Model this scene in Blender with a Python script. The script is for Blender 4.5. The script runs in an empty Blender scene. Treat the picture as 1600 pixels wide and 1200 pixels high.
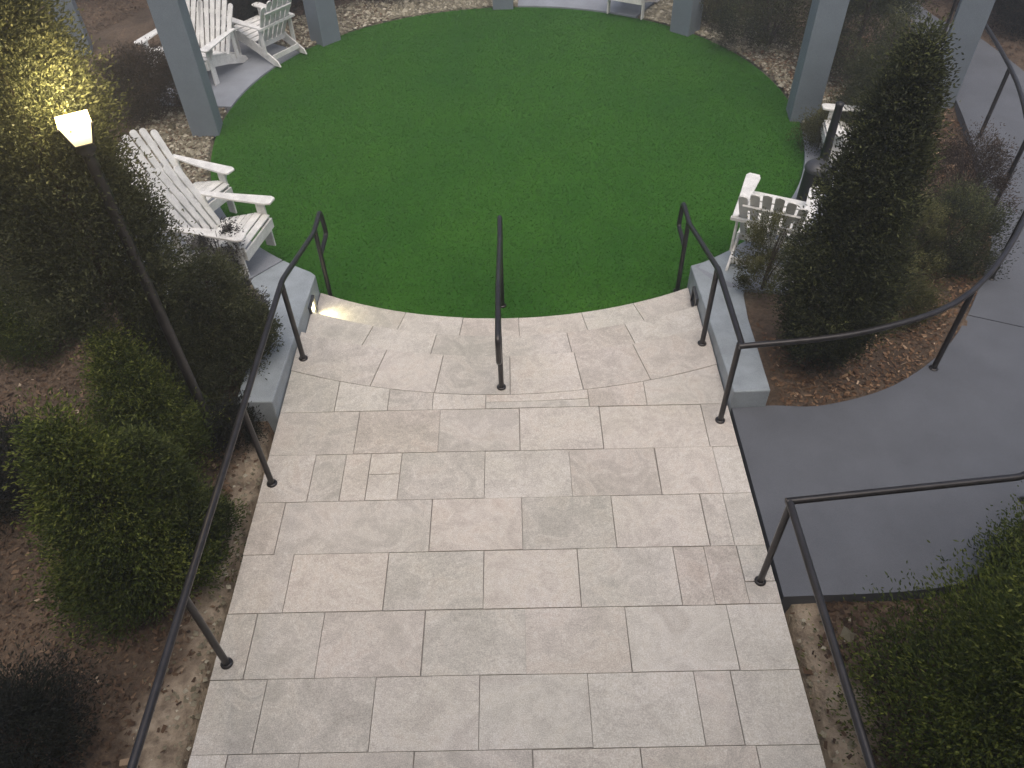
import bpy, bmesh, math, random
import numpy as np
from mathutils import Vector, Matrix
random.seed(7); rng = np.random.default_rng(7)
sc = bpy.context.scene
PI = math.pi

# ------------------------------------------------------------------ camera
CX, CH = 0.13585, 4.8745
FPX, PITCH, YAW, ROLL = 1230.16, 0.80179, -0.01265, -0.03096
Fv = Vector((math.sin(YAW)*math.cos(PITCH), math.cos(YAW)*math.cos(PITCH), -math.sin(PITCH)))
X0 = Fv.cross(Vector((0, 0, 1))).normalized(); U0 = X0.cross(Fv)
Xv = X0*math.cos(ROLL) + U0*math.sin(ROLL); Uv = -X0*math.sin(ROLL) + U0*math.cos(ROLL)
cam = bpy.data.cameras.new('camera'); camo = bpy.data.objects.new('camera', cam)
sc.collection.objects.link(camo); sc.camera = camo
cam.sensor_width = 36; cam.lens = FPX/1600*36; cam.clip_end = 1000; cam.clip_start = .02
M = Matrix.Identity(4)
for i in range(3):
    M[i][0] = Xv[i]; M[i][1] = Uv[i]; M[i][2] = -Fv[i]
M[0][3], M[1][3], M[2][3] = CX, 0, CH
camo.matrix_world = M

def at(u, v, z):
    """point of the photo (1600x1200) on the horizontal plane z"""
    d = Fv + Xv*((u-800)/FPX) - Uv*((v-600)/FPX)
    t = (z-CH)/d.z
    return Vector((CX, 0, CH)) + d*t

# ------------------------------------------------------------------ light: dusk
sc.view_settings.view_transform = 'Standard'; sc.view_settings.look = 'None'
sc.view_settings.exposure = 1.82; sc.view_settings.gamma = 1
w = bpy.data.worlds.new('World'); sc.world = w; w.use_nodes = True
nt = w.node_tree; nt.nodes.clear()
sky = nt.nodes.new('ShaderNodeTexSky'); sky.sky_type = 'NISHITA'; sky.sun_disc = False
SUN_EL, SUN_ROT = math.radians(70), math.radians(170)
sky.sun_elevation = SUN_EL; sky.sun_rotation = SUN_ROT; sky.air_density = .7; sky.dust_density = 4.0; sky.ozone_density = .6
bg = nt.nodes.new('ShaderNodeBackground'); bg.inputs[1].default_value = .05
wo = nt.nodes.new('ShaderNodeOutputWorld')
nt.links.new(sky.outputs[0], bg.inputs[0]); nt.links.new(bg.outputs[0], wo.inputs[0])
sl = bpy.data.lights.new('sun', 'SUN'); sl.energy = .6; sl.angle = math.radians(80); sl.color = (1, .90, .78)
so = bpy.data.objects.new('sun', sl); sc.collection.objects.link(so)
sd = Vector((math.sin(SUN_ROT)*math.cos(SUN_EL), math.cos(SUN_ROT)*math.cos(SUN_EL), math.sin(SUN_EL)))
so.rotation_euler = sd.to_track_quat('Z', 'Y').to_euler()

# ------------------------------------------------------------------ helpers
def link(o): sc.collection.objects.link(o); return o
def tag(o, label=None, cat=None, group=None, kind=None):
    if label: o['label'] = label
    if cat: o['category'] = cat
    if group: o['group'] = group
    if kind: o['kind'] = kind
    return o
def empty(name, loc, rz=0, **k):
    o = link(bpy.data.objects.new(name, None)); o.location = loc; o.rotation_euler = (0, 0, rz)
    o.empty_display_size = .1
    return tag(o, **k)
def copy_tree(o, parent=None):
    c = o.copy(); sc.collection.objects.link(c); c.parent = parent
    for ch in list(o.children): copy_tree(ch, c)
    return c

class MB:
    def __init__(s): s.v = []; s.f = []; s.smooth = []
    def add(s, vs, fs, sm=False):
        b = len(s.v); s.v += [tuple(p) for p in vs]; s.f += [tuple(i+b for i in f) for f in fs]; s.smooth += [sm]*len(fs)
        return s
    def box(s, c, d, rot=None, loc=None, jit=0):
        c = Vector(c); out = []
        for i in (-1, 1):
            for j in (-1, 1):
                for k in (-1, 1):
                    p = Vector((i*d[0]/2, j*d[1]/2, k*d[2]/2))
                    if jit: p += Vector((random.uniform(-jit, jit) for _ in range(3)))
                    if rot is not None: p = rot @ p
                    out.append(p + c)
        s.add(out, [(0, 1, 3, 2), (4, 6, 7, 5), (0, 4, 5, 1), (2, 3, 7, 6), (0, 2, 6, 4), (1, 5, 7, 3)]); return s
    def board(s, a, b, wd, th, side):
        """board from a to b, width wd along 'side', thickness th"""
        a, b = Vector(a), Vector(b); d = (b-a); L = d.length; d.normalize()
        sd_ = Vector(side); sd_ = (sd_ - d*sd_.dot(d)).normalized(); n = d.cross(sd_)
        R = Matrix((d, sd_, n)).transposed()
        return s.box((a+b)/2, (L, wd, th), R)
    def prism(s, pts, axis_o, ex, ey, ez, th):
        """2d outline pts (ccw) in plane ex,ey at origin axis_o, extruded th along ez (centred)"""
        o, ex, ey, ez = Vector(axis_o), Vector(ex), Vector(ey), Vector(ez); n = len(pts)
        lo = [o + ex*p[0] + ey*p[1] - ez*th/2 for p in pts]; hi = [q + ez*th for q in lo]
        s.add(lo+hi, [tuple(range(n-1, -1, -1)), tuple(range(n, 2*n))] + [(i, (i+1) % n, n+(i+1) % n, n+i) for i in range(n)]); return s
    def tube(s, pts, r, n=12, rad=0, caps=True):
        pts = [Vector(p) for p in pts]
        if rad:
            q = [pts[0]]
            for i in range(1, len(pts)-1):
                a, b, c = pts[i-1], pts[i], pts[i+1]; da = (a-b); dc = (c-b)
                k = min(rad, da.length*.45, dc.length*.45); p0 = b+da.normalized()*k; p1 = b+dc.normalized()*k
                for t in (0, .2, .4, .6, .8, 1): q.append(p0*(1-t)**2 + b*2*t*(1-t) + p1*t*t)
            q.append(pts[-1]); pts = q
        rs = r if hasattr(r, '__len__') else [r]*len(pts)
        d0 = (pts[1]-pts[0]).normalized(); up = Vector((0, 0, 1)) if abs(d0.z) < .9 else Vector((1, 0, 0))
        x = d0.cross(up).normalized(); vs = []
        for i, p in enumerate(pts):
            d = ((pts[min(i+1, len(pts)-1)]-p).normalized() + (p-pts[max(i-1, 0)]).normalized()).normalized()
            x = (x - d*x.dot(d)).normalized(); y = d.cross(x)
            vs += [p + (x*math.cos(2*PI*k/n)+y*math.sin(2*PI*k/n))*rs[i] for k in range(n)]
        fs = [(i*n+k, i*n+(k+1) % n, (i+1)*n+(k+1) % n, (i+1)*n+k) for i in range(len(pts)-1) for k in range(n)]
        s.add(vs, fs, True)
        if caps:
            m = len(vs); s.add(vs[:n], [tuple(range(n-1, -1, -1))]); s.add(vs[m-n:], [tuple(range(n))])
        return s
    def lathe(s, prof, o, n=24):
        o = Vector(o); vs = [o+Vector((r*math.cos(2*PI*k/n), r*math.sin(2*PI*k/n), z)) for r, z in prof for k in range(n)]
        fs = [(i*n+k, i*n+(k+1) % n, (i+1)*n+(k+1) % n, (i+1)*n+k) for i in range(len(prof)-1) for k in range(n)]
        return s.add(vs, fs, True)
    def build(s, name, mat, parent=None, bevel=0, seg=2):
        me = bpy.data.meshes.new(name); me.from_pydata(s.v, [], s.f)
        me.polygons.foreach_set('use_smooth', s.smooth); me.materials.append(mat); me.update()
        o = link(bpy.data.objects.new(name, me)); o.parent = parent
        if bevel:
            b = o.modifiers.new('bevel', 'BEVEL'); b.width = bevel; b.segments = seg; b.limit_method = 'ANGLE'
        return o

def quads_obj(name, P, mat, tone, parent=None):
    """P: (n,4,3) quads, tone: (n,) per-face attribute"""
    n = len(P); me = bpy.data.meshes.new(name)
    me.vertices.add(n*4); me.vertices.foreach_set('co', np.asarray(P, np.float32).reshape(-1))
    me.loops.add(n*4); me.loops.foreach_set('vertex_index', np.arange(n*4, dtype=np.int32))
    me.polygons.add(n); me.polygons.foreach_set('loop_start', np.arange(0, n*4, 4, dtype=np.int32))
    me.update(calc_edges=True)
    a = me.attributes.new('tone', 'FLOAT', 'FACE'); a.data.foreach_set('value', np.asarray(tone, np.float32))
    me.materials.append(mat); o = link(bpy.data.objects.new(name, me)); o.parent = parent
    return o

# ------------------------------------------------------------------ materials
def newmat(name):
    m = bpy.data.materials.new(name); m.use_nodes = True; nt = m.node_tree
    b = nt.nodes['Principled BSDF']; return m, nt, b
def noise(nt, scale, detail=4, rough=.6, coord='Object', vec=None):
    t = nt.nodes.new('ShaderNodeTexNoise'); t.inputs['Scale'].default_value = scale
    t.inputs['Detail'].default_value = detail; t.inputs['Roughness'].default_value = rough
    if vec is None:
        tc = nt.nodes.new('ShaderNodeTexCoord'); vec = tc.outputs[coord]
    nt.links.new(vec, t.inputs['Vector']); return t
def ramp(nt, fac, stops):
    r = nt.nodes.new('ShaderNodeValToRGB'); e = r.color_ramp.elements
    while len(e) < len(stops): e.new(.5)
    for i, (p, c) in enumerate(stops):
        e[i].position = p; e[i].color = (*c, 1)
    nt.links.new(fac, r.inputs[0]); return r
def mix(nt, fac, a, b, mode='MIX'):
    m = nt.nodes.new('ShaderNodeMix'); m.data_type = 'RGBA'; m.blend_type = mode
    for s, v in ((m.inputs[0], fac), (m.inputs[6], a), (m.inputs[7], b)):
        if hasattr(v, 'links'): nt.links.new(v, s)
        elif isinstance(v, (int, float)): s.default_value = v
        else: s.default_value = (*v, 1)
    return m.outputs[2]
def bump(nt, b, h, strength, dist):
    n = nt.nodes.new('ShaderNodeBump'); n.inputs['Strength'].default_value = strength; n.inputs['Distance'].default_value = dist
    nt.links.new(h, n.inputs['Height']); nt.links.new(n.outputs[0], b.inputs['Normal'])

def painted(name, col, rough=.55, var=.12, scale=6, bs=.15, grain=120):
    m, nt, b = newmat(name)
    n1 = noise(nt, scale, 5); n2 = noise(nt, grain, 2)
    r = ramp(nt, n1.outputs['Fac'], [(.3, [c*(1-var) for c in col]), (.7, [min(1, c*(1+var)) for c in col])])
    c = mix(nt, .25, r.outputs[0], n2.outputs['Fac'], 'OVERLAY')
    nt.links.new(c, b.inputs['Base Color']); b.inputs['Roughness'].default_value = rough
    bump(nt, b, n2.outputs['Fac'], bs, .002); return m

M_white = painted('white_painted_wood', (.70, .70, .67), .5, .16, 9, .2, 60)
M_wall = painted('blue_grey_coated_concrete', (.30, .34, .365), .6, .16, 5, .3)
M_path = painted('grey_painted_path', (.098, .107, .123), .7, .13, 2.2, .4, 160)
M_pad = painted('grey_pad', (.24, .26, .29), .65, .15, 3, .3)
M_post = painted('blue_grey_pergola_paint', (.175, .21, .24), .55, .08, 4, .3, 90)
M_rail = painted('dark_bronze_metal', (.045, .042, .042), .32, .25, 9, .05)
M_rail.node_tree.nodes['Principled BSDF'].inputs['Metallic'].default_value = .5
M_black = painted('black_powder_coat', (.012, .012, .013), .45, .2, 8, .1)
M_binlid = painted('dark_grey_metal', (.05, .052, .055), .35, .2, 8, .1)
M_bark = painted('bark', (.07, .05, .038), .9, .35, 14, .8)
M_soilflat = painted('dark_stake_wood', (.05, .045, .04), .8, .3, 12, .5)

def paver_mat():
    m, nt, b = newmat('travertine'); at_ = nt.nodes.new('ShaderNodeAttribute'); at_.attribute_name = 'tone'
    at2 = nt.nodes.new('ShaderNodeAttribute'); at2.attribute_name = 'tint'
    tc = nt.nodes.new('ShaderNodeTexCoord')
    # offset the pattern on each slab
    vm = nt.nodes.new('ShaderNodeVectorMath'); vm.operation = 'ADD'
    cb = nt.nodes.new('ShaderNodeCombineXYZ')
    mt = nt.nodes.new('ShaderNodeMath'); mt.operation = 'MULTIPLY'; mt.inputs[1].default_value = 37
    nt.links.new(at_.outputs['Fac'], mt.inputs[0]); nt.links.new(mt.outputs[0], cb.inputs[2])
    nt.links.new(tc.outputs['Object'], vm.inputs[0]); nt.links.new(cb.outputs[0], vm.inputs[1])
    v = vm.outputs[0]
    n1 = noise(nt, 3.2, 6, .65, vec=v); n1.inputs['Distortion'].default_value = 1.6
    n2 = noise(nt, 26, 5, .7, vec=v); n3 = noise(nt, 140, 3, .6, vec=v)
    base = ramp(nt, at_.outputs['Fac'], [(0, (.44, .416, .388)), (.5, (.49, .465, .435)), (1, (.54, .515, .485))])
    tint = ramp(nt, at2.outputs['Fac'], [(0, (.985, 1, .99)), (.45, (1, 1, 1)), (1, (1.0, .965, .945))])
    c = mix(nt, 1, base.outputs[0], tint.outputs[0], 'MULTIPLY')
    r1 = ramp(nt, n1.outputs['Fac'], [(.25, (.34, .33, .31)), (.44, (.50, .50, .49)), (.58, (.62, .61, .59)), (.72, (.48, .45, .42)), (.85, (.38, .33, .29))])
    c = mix(nt, .55, c, r1.outputs[0], 'OVERLAY')
    # pale wandering veins
    vein = ramp(nt, n1.outputs['Fac'], [(.50, (0, 0, 0)), (.535, (1, 1, 1)), (.57, (0, 0, 0))])
    vm2 = nt.nodes.new('ShaderNodeMath'); vm2.operation = 'MULTIPLY'; nt.links.new(vein.outputs[0], vm2.inputs[0]); nt.links.new(n2.outputs['Fac'], vm2.inputs[1])
    c = mix(nt, vm2.outputs[0], c, (.58, .56, .52))
    r2 = ramp(nt, n2.outputs['Fac'], [(.3, (.36, .35, .34)), (.65, (.58, .58, .57))]); c = mix(nt, .4, c, r2.outputs[0], 'OVERLAY')
    r3 = ramp(nt, n3.outputs['Fac'], [(.3, (.25, .25, .25)), (.7, (.75, .75, .75))]); c = mix(nt, .6, c, r3.outputs[0], 'OVERLAY')
    n4 = noise(nt, 1.1, 3, .5); r4 = ramp(nt, n4.outputs['Fac'], [(.35, (.42, .43, .40)), (.65, (.54, .53, .53))]); c = mix(nt, .5, c, r4.outputs[0], 'OVERLAY')
    nt.links.new(c, b.inputs['Base Color']); b.inputs['Roughness'].default_value = .6
    bump(nt, b, n2.outputs['Fac'], .25, .004); return m
M_paver = paver_mat()
M_grout = painted('grout', (.27, .255, .235), .9, .2, 20, .5)

def turf_mat():
    m, nt, b = newmat('artificial_turf')
    n1 = noise(nt, .9, 4, .6); n2 = noise(nt, 55, 4, .7); n3 = noise(nt, 5, 5, .65)
    r = ramp(nt, n1.outputs['Fac'], [(.3, (.020, .088, .006)), (.7, (.032, .112, .008))])
    r3 = ramp(nt, n3.outputs['Fac'], [(.3, (.42, .44, .42)), (.7, (.57, .56, .57))]); c = mix(nt, .55, r.outputs[0], r3.outputs[0], 'OVERLAY')
    r2 = ramp(nt, n2.outputs['Fac'], [(.3, (.25, .25, .25)), (.7, (.75, .75, .75))]); c = mix(nt, .5, c, r2.outputs[0], 'OVERLAY')
    nt.links.new(c, b.inputs['Base Color']); b.inputs['Roughness'].default_value = .85
    b.inputs['Specular IOR Level'].default_value = .2
    bump(nt, b, n2.outputs['Fac'], .4, .006); return m
M_turf = turf_mat()

def leaf_mat(name, stops, rough=.6, trans=.25):
    m, nt, b = newmat(name); a = nt.nodes.new('ShaderNodeAttribute'); a.attribute_name = 'tone'
    r = ramp(nt, a.outputs['Fac'], stops); nt.links.new(r.outputs[0], b.inputs['Base Color'])
    b.inputs['Roughness'].default_value = rough; b.inputs['Specular IOR Level'].default_value = .3
    if trans:
        t = nt.nodes.new('ShaderNodeBsdfTranslucent'); nt.links.new(r.outputs[0], t.inputs[0])
        ms = nt.nodes.new('ShaderNodeMixShader'); ms.inputs[0].default_value = trans
        o = nt.nodes['Material Output']; nt.links.new(b.outputs[0], ms.inputs[1]); nt.links.new(t.outputs[0], ms.inputs[2]); nt.links.new(ms.outputs[0], o.inputs[0])
    return m
M_cypress = leaf_mat('grey_olive_cypress', [(0, (.040, .048, .022)), (.5, (.085, .096, .044)), (1, (.17, .18, .085))])
M_bright = leaf_mat('bright_arborvitae', [(0, (.030, .048, .010)), (.5, (.080, .11, .018)), (1, (.25, .28, .06))])
M_dark = leaf_mat('dark_conifer', [(0, (.028, .034, .018)), (.5, (.060, .070, .034)), (1, (.18, .20, .075))])
M_olive = leaf_mat('olive_shrub', [(0, (.045, .048, .018)), (.5, (.10, .105, .038)), (1, (.22, .22, .09))])
M_deep = leaf_mat('deep_green_arborvitae', [(0, (.024, .038, .010)), (.5, (.062, .085, .020)), (1, (.17, .20, .055))])
M_purple = leaf_mat('dusky_shrub', [(0, (.035, .035, .034)), (.5, (.085, .085, .08)), (1, (.30, .29, .27))])
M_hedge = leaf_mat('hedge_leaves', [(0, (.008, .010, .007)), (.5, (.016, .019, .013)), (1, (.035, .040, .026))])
M_rusty = leaf_mat('rusty_shrub', [(0, (.028, .020, .016)), (.5, (.060, .045, .032)), (1, (.12, .085, .06))])
M_mulch = leaf_mat('mulch_chips', [(0, (.03, .019, .013)), (.45, (.10, .062, .038)), (.8, (.22, .15, .095)), (1, (.48, .40, .30))], .85, 0)
M_rustmulch = leaf_mat('rust_mulch', [(0, (.04, .024, .015)), (.45, (.14, .078, .042)), (.8, (.28, .18, .105)), (1, (.50, .38, .26))], .85, 0)
M_gravel = leaf_mat('pale_gravel', [(0, (.09, .08, .05)), (.5, (.23, .21, .15)), (1, (.48, .45, .36))], .8, 0)

def emis(name, col, s):
    m, nt, b = newmat(name); b.inputs['Base Color'].default_value = (*col, 1)
    b.inputs['Emission Color'].default_value = (*col, 1); b.inputs['Emission Strength'].default_value = s; return m
M_glow = emis('lit_glass', (1, .82, .40), .34)
_n = M_glow.node_tree; _b = _n.nodes['Principled BSDF']; _t = _n.nodes.new('ShaderNodeTexCoord'); _s = _n.nodes.new('ShaderNodeSeparateXYZ')
_m = _n.nodes.new('ShaderNodeMapRange'); _m.inputs[1].default_value = .0; _m.inputs[2].default_value = .09; _m.inputs[3].default_value = .26; _m.inputs[4].default_value = 1.1
_n.links.new(_t.outputs['Object'], _s.inputs[0]); _n.links.new(_s.outputs[2], _m.inputs[0]); _n.links.new(_m.outputs[0], _b.inputs['Emission Strength'])
M_bulb = emis('bulb', (1, .93, .72), 30)
M_lens = emis('step_light_lens', (1, .9, .55), 2)

# ------------------------------------------------------------------ layout
LC = Vector((.053, 10.1155))
KF = [4.0149, -0.0089, -0.1501, -0.1074, 0.0066, 0.0047, 0.0632]
def RL(t):
    return KF[0]+KF[1]*math.cos(t)+KF[2]*math.sin(t)+KF[3]*math.cos(2*t)+KF[4]*math.sin(2*t)+KF[5]*math.cos(3*t)+KF[6]*math.sin(3*t)
def pz(y): return float(np.interp(y, [4.4, 6.25, 7.5, 9, 20], [.19, 0, -.17, -.3, -.3]))
def sm(x, a, b):
    t = np.clip((x-a)/(b-a), 0, 1); return t*t*(3-2*t)
def gz(x, y):
    x = np.asarray(x, float); y = np.asarray(y, float)
    dx, dy = x-LC.x, y-LC.y; r = np.hypot(dx, dy); t = np.arctan2(dy, dx)
    R = KF[0]+KF[1]*np.cos(t)+KF[2]*np.sin(t)+KF[3]*np.cos(2*t)+KF[4]*np.sin(2*t)+KF[5]*np.cos(3*t)+KF[6]*np.sin(3*t)
    pzv = np.interp(y, [4.4, 6.25, 7.5, 9, 20], [.19, 0, -.17, -.3, -.3])
    B = -.03 + (-.10)*(1-sm(y, 3.9, 4.5))
    g = (pzv-.035) + (B-(pzv-.035))*sm(r, 5.0, 6.2)
    g = g + (.025*np.sin(x*3.1+1)*np.sin(y*2.7) + .012*np.sin(x*9+2)*np.sin(y*8.3))*sm(r, 5.2, 6)
    g = np.where(r < R+.05, -.6, g)
    g = np.where((np.abs(x) < 1.95) & (y < 6.5), -.7, g)
    # keep below the concrete path
    inn = path_mask(x, y, .12); g = np.where(inn, np.minimum(g, -.07), g)
    return g
P_IN = [(1.90, 4.40), (2.246, 4.406), (2.68, 4.40), (3.337, 4.618), (4.0, 5.12), (4.562, 5.86), (5.0, 6.60), (5.28, 7.4), (5.55, 8.3), (5.85, 9.6), (6.05, 11.0), (6.1, 12.4), (5.9, 14), (5.2, 16)]
P_OUT = [(1.90, 2.658), (3.064, 2.72), (3.55, 3.05), (4.05, 3.45), (5.1, 4.4), (6.0, 5.5), (6.6, 6.8), (6.95, 8.3), (7.09, 10.0), (7.0, 11.2), (6.85, 11.9), (6.6, 12.4), (6.4, 14.4), (5.8, 16.4)]
def inpoly(x, y, poly):
    c = np.zeros(np.shape(x), bool); n = len(poly)
    for i in range(n):
        x1, y1 = poly[i]; x2, y2 = poly[(i+1) % n]
        cond = ((y1 > y) != (y2 > y)) & (x < (x2-x1)*(y-y1)/((y2-y1)+1e-12)+x1); c ^= cond
    return c
PPOLY = P_IN + P_OUT[::-1]
def path_mask(x, y, grow=0):
    m = inpoly(x, y, PPOLY)
    if grow:
        for a, b in ((grow, 0), (-grow, 0), (0, grow), (0, -grow)): m = m & inpoly(x+a, y+b, PPOLY)
    return m
PADS = [(205, 236, 1.25), (145, 173, 2.9), (57, 87, 1.6), (-64+360, -9+360, 1.25)]

# ------------------------------------------------------------------ ground
def ground():
    xs = np.concatenate([[-150, -80, -45, -25, -17, -13, -10.5], np.arange(-9, 9.01, .09), [10.5, 13, 17, 25, 45, 80, 150]])
    ys = np.concatenate([[-60, -30, -15, -8, -4, -2, -.5], np.arange(0, 16.01, .09), [17, 19, 22, 27, 35, 50, 90, 160]])
    X, Y = np.meshgrid(xs, ys); Z = gz(X, Y)
    nx, ny = len(xs), len(ys); V = np.stack([X, Y, Z], -1).reshape(-1, 3)
    F = [(j*nx+i, j*nx+i+1, (j+1)*nx+i+1, (j+1)*nx+i) for j in range(ny-1) for i in range(nx-1)]
    me = bpy.data.meshes.new('ground'); me.from_pydata(V.tolist(), [], F); me.polygons.foreach_set('use_smooth', [True]*len(F))
    m, nt, b = newmat('soil_and_mulch')
    n1 = noise(nt, 1.3, 5); n2 = noise(nt, 28, 6, .75); n3 = noise(nt, 8, 6, .7)
    r1 = ramp(nt, n1.outputs['Fac'], [(.35, (.070, .048, .031)), (.65, (.145, .102, .068))])
    r2 = ramp(nt, n2.outputs['Fac'], [(.3, (.18, .18, .18)), (.55, (.5, .5, .5)), (.75, (.9, .88, .84))])
    c = mix(nt, .8, r1.outputs[0], r2.outputs[0], 'OVERLAY')
    a = nt.nodes.new('ShaderNodeAttribute'); a.attribute_name = 'sand'
    rs = ramp(nt, n3.outputs['Fac'], [(.3, (.12, .09, .065)), (.5, (.30, .245, .18)), (.75, (.46, .39, .30))])
    c = mix(nt, a.outputs['Fac'], c, rs.outputs[0])
    a2 = nt.nodes.new('ShaderNodeAttribute'); a2.attribute_name = 'gravel'
    rg = ramp(nt, n2.outputs['Fac'], [(.3, (.07, .065, .045)), (.5, (.17, .155, .11)), (.75, (.34, .31, .24))])
    c = mix(nt, a2.outputs['Fac'], c, rg.outputs[0])
    nt.links.new(c, b.inputs['Base Color']); b.inputs['Roughness'].default_value = .95
    bump(nt, b, n3.outputs['Fac'], 1, .05); me.materials.append(m)
    x, y = V[:, 0], V[:, 1]
    edge = np.abs(x)
    wob = .10*np.sin(y*4.3)+.06*np.sin(y*9.7+1)
    sand = (1-sm(edge, 2.12+wob, 2.30+wob))*(y < 4.3)*(edge > 1.5)
    r = np.hypot(x-LC.x, y-LC.y); grav = 1-sm(r+.12*np.sin(np.arctan2(y-LC.y, x-LC.x)*17), 4.75, 5.1)
    for nm, d in (('sand', sand), ('gravel', grav)):
        at_ = me.attributes.new(nm, 'FLOAT', 'POINT'); at_.data.foreach_set('value', np.asarray(d, np.float32))
    o = link(bpy.data.objects.new('ground', me)); tag(o, kind='structure')
ground()

# lawn
def lawn():
    n = 160; m = MB(); vs = [(LC.x, LC.y, -.34)]
    for k in range(n):
        t = 2*PI*k/n; r = RL(t)+.02
        vs.append((LC.x+r*math.cos(t), LC.y+r*math.sin(t), -.34))
    for k in range(n):
        t = 2*PI*k/n; r = RL(t)+.03
        vs.append((LC.x+r*math.cos(t), LC.y+r*math.sin(t), -.40))
    fs = [(0, 1+k, 1+(k+1) % n) for k in range(n)] + [(1+k, 1+n+k, 1+n+(k+1) % n, 1+(k+1) % n) for k in range(n)]
    m.add(vs, fs); tag(m.build('lawn', M_turf), kind='structure')
    # pile of the turf: short blades
    N = 150000; t = rng.uniform(0, 2*PI, N); q = np.sqrt(rng.uniform(0, 1, N))
    R = KF[0]+KF[1]*np.cos(t)+KF[2]*np.sin(t)+KF[3]*np.cos(2*t)+KF[4]*np.sin(2*t)+KF[5]*np.cos(3*t)+KF[6]*np.sin(3*t)
    x = LC.x+(R-.0)*q*np.cos(t); y = LC.y+(R-.0)*q*np.sin(t)
    k = ~((np.abs(x) < 1.9) & (np.hypot(x-LC.x, y-LC.y) > 4.2) & (y < 8)); x, y = x[k], y[k]; N = len(x)
    c = np.stack([x, y, np.full(N, -.342)], 1); a = rng.uniform(0, 2*PI, N)
    s = np.stack([np.cos(a), np.sin(a), np.zeros(N)], 1)*.006
    u = np.stack([rng.normal(0, .012, N), rng.normal(0, .012, N), rng.uniform(.009, .016, N)], 1)
    P = np.stack([c-s, c+s, c+u+s*.3, c+u-s*.3], 1)
    o = quads_obj('turf_blades', P, M_tb, rng.uniform(0, 1, N)); tag(o, 'short green artificial turf pile covering the round lawn', 'turf', kind='stuff')
M_tb = leaf_mat('turf_blade', [(0, (.021, .086, .005)), (.5, (.027, .102, .007)), (1, (.034, .118, .010))], .7, .2)
lawn()

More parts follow.
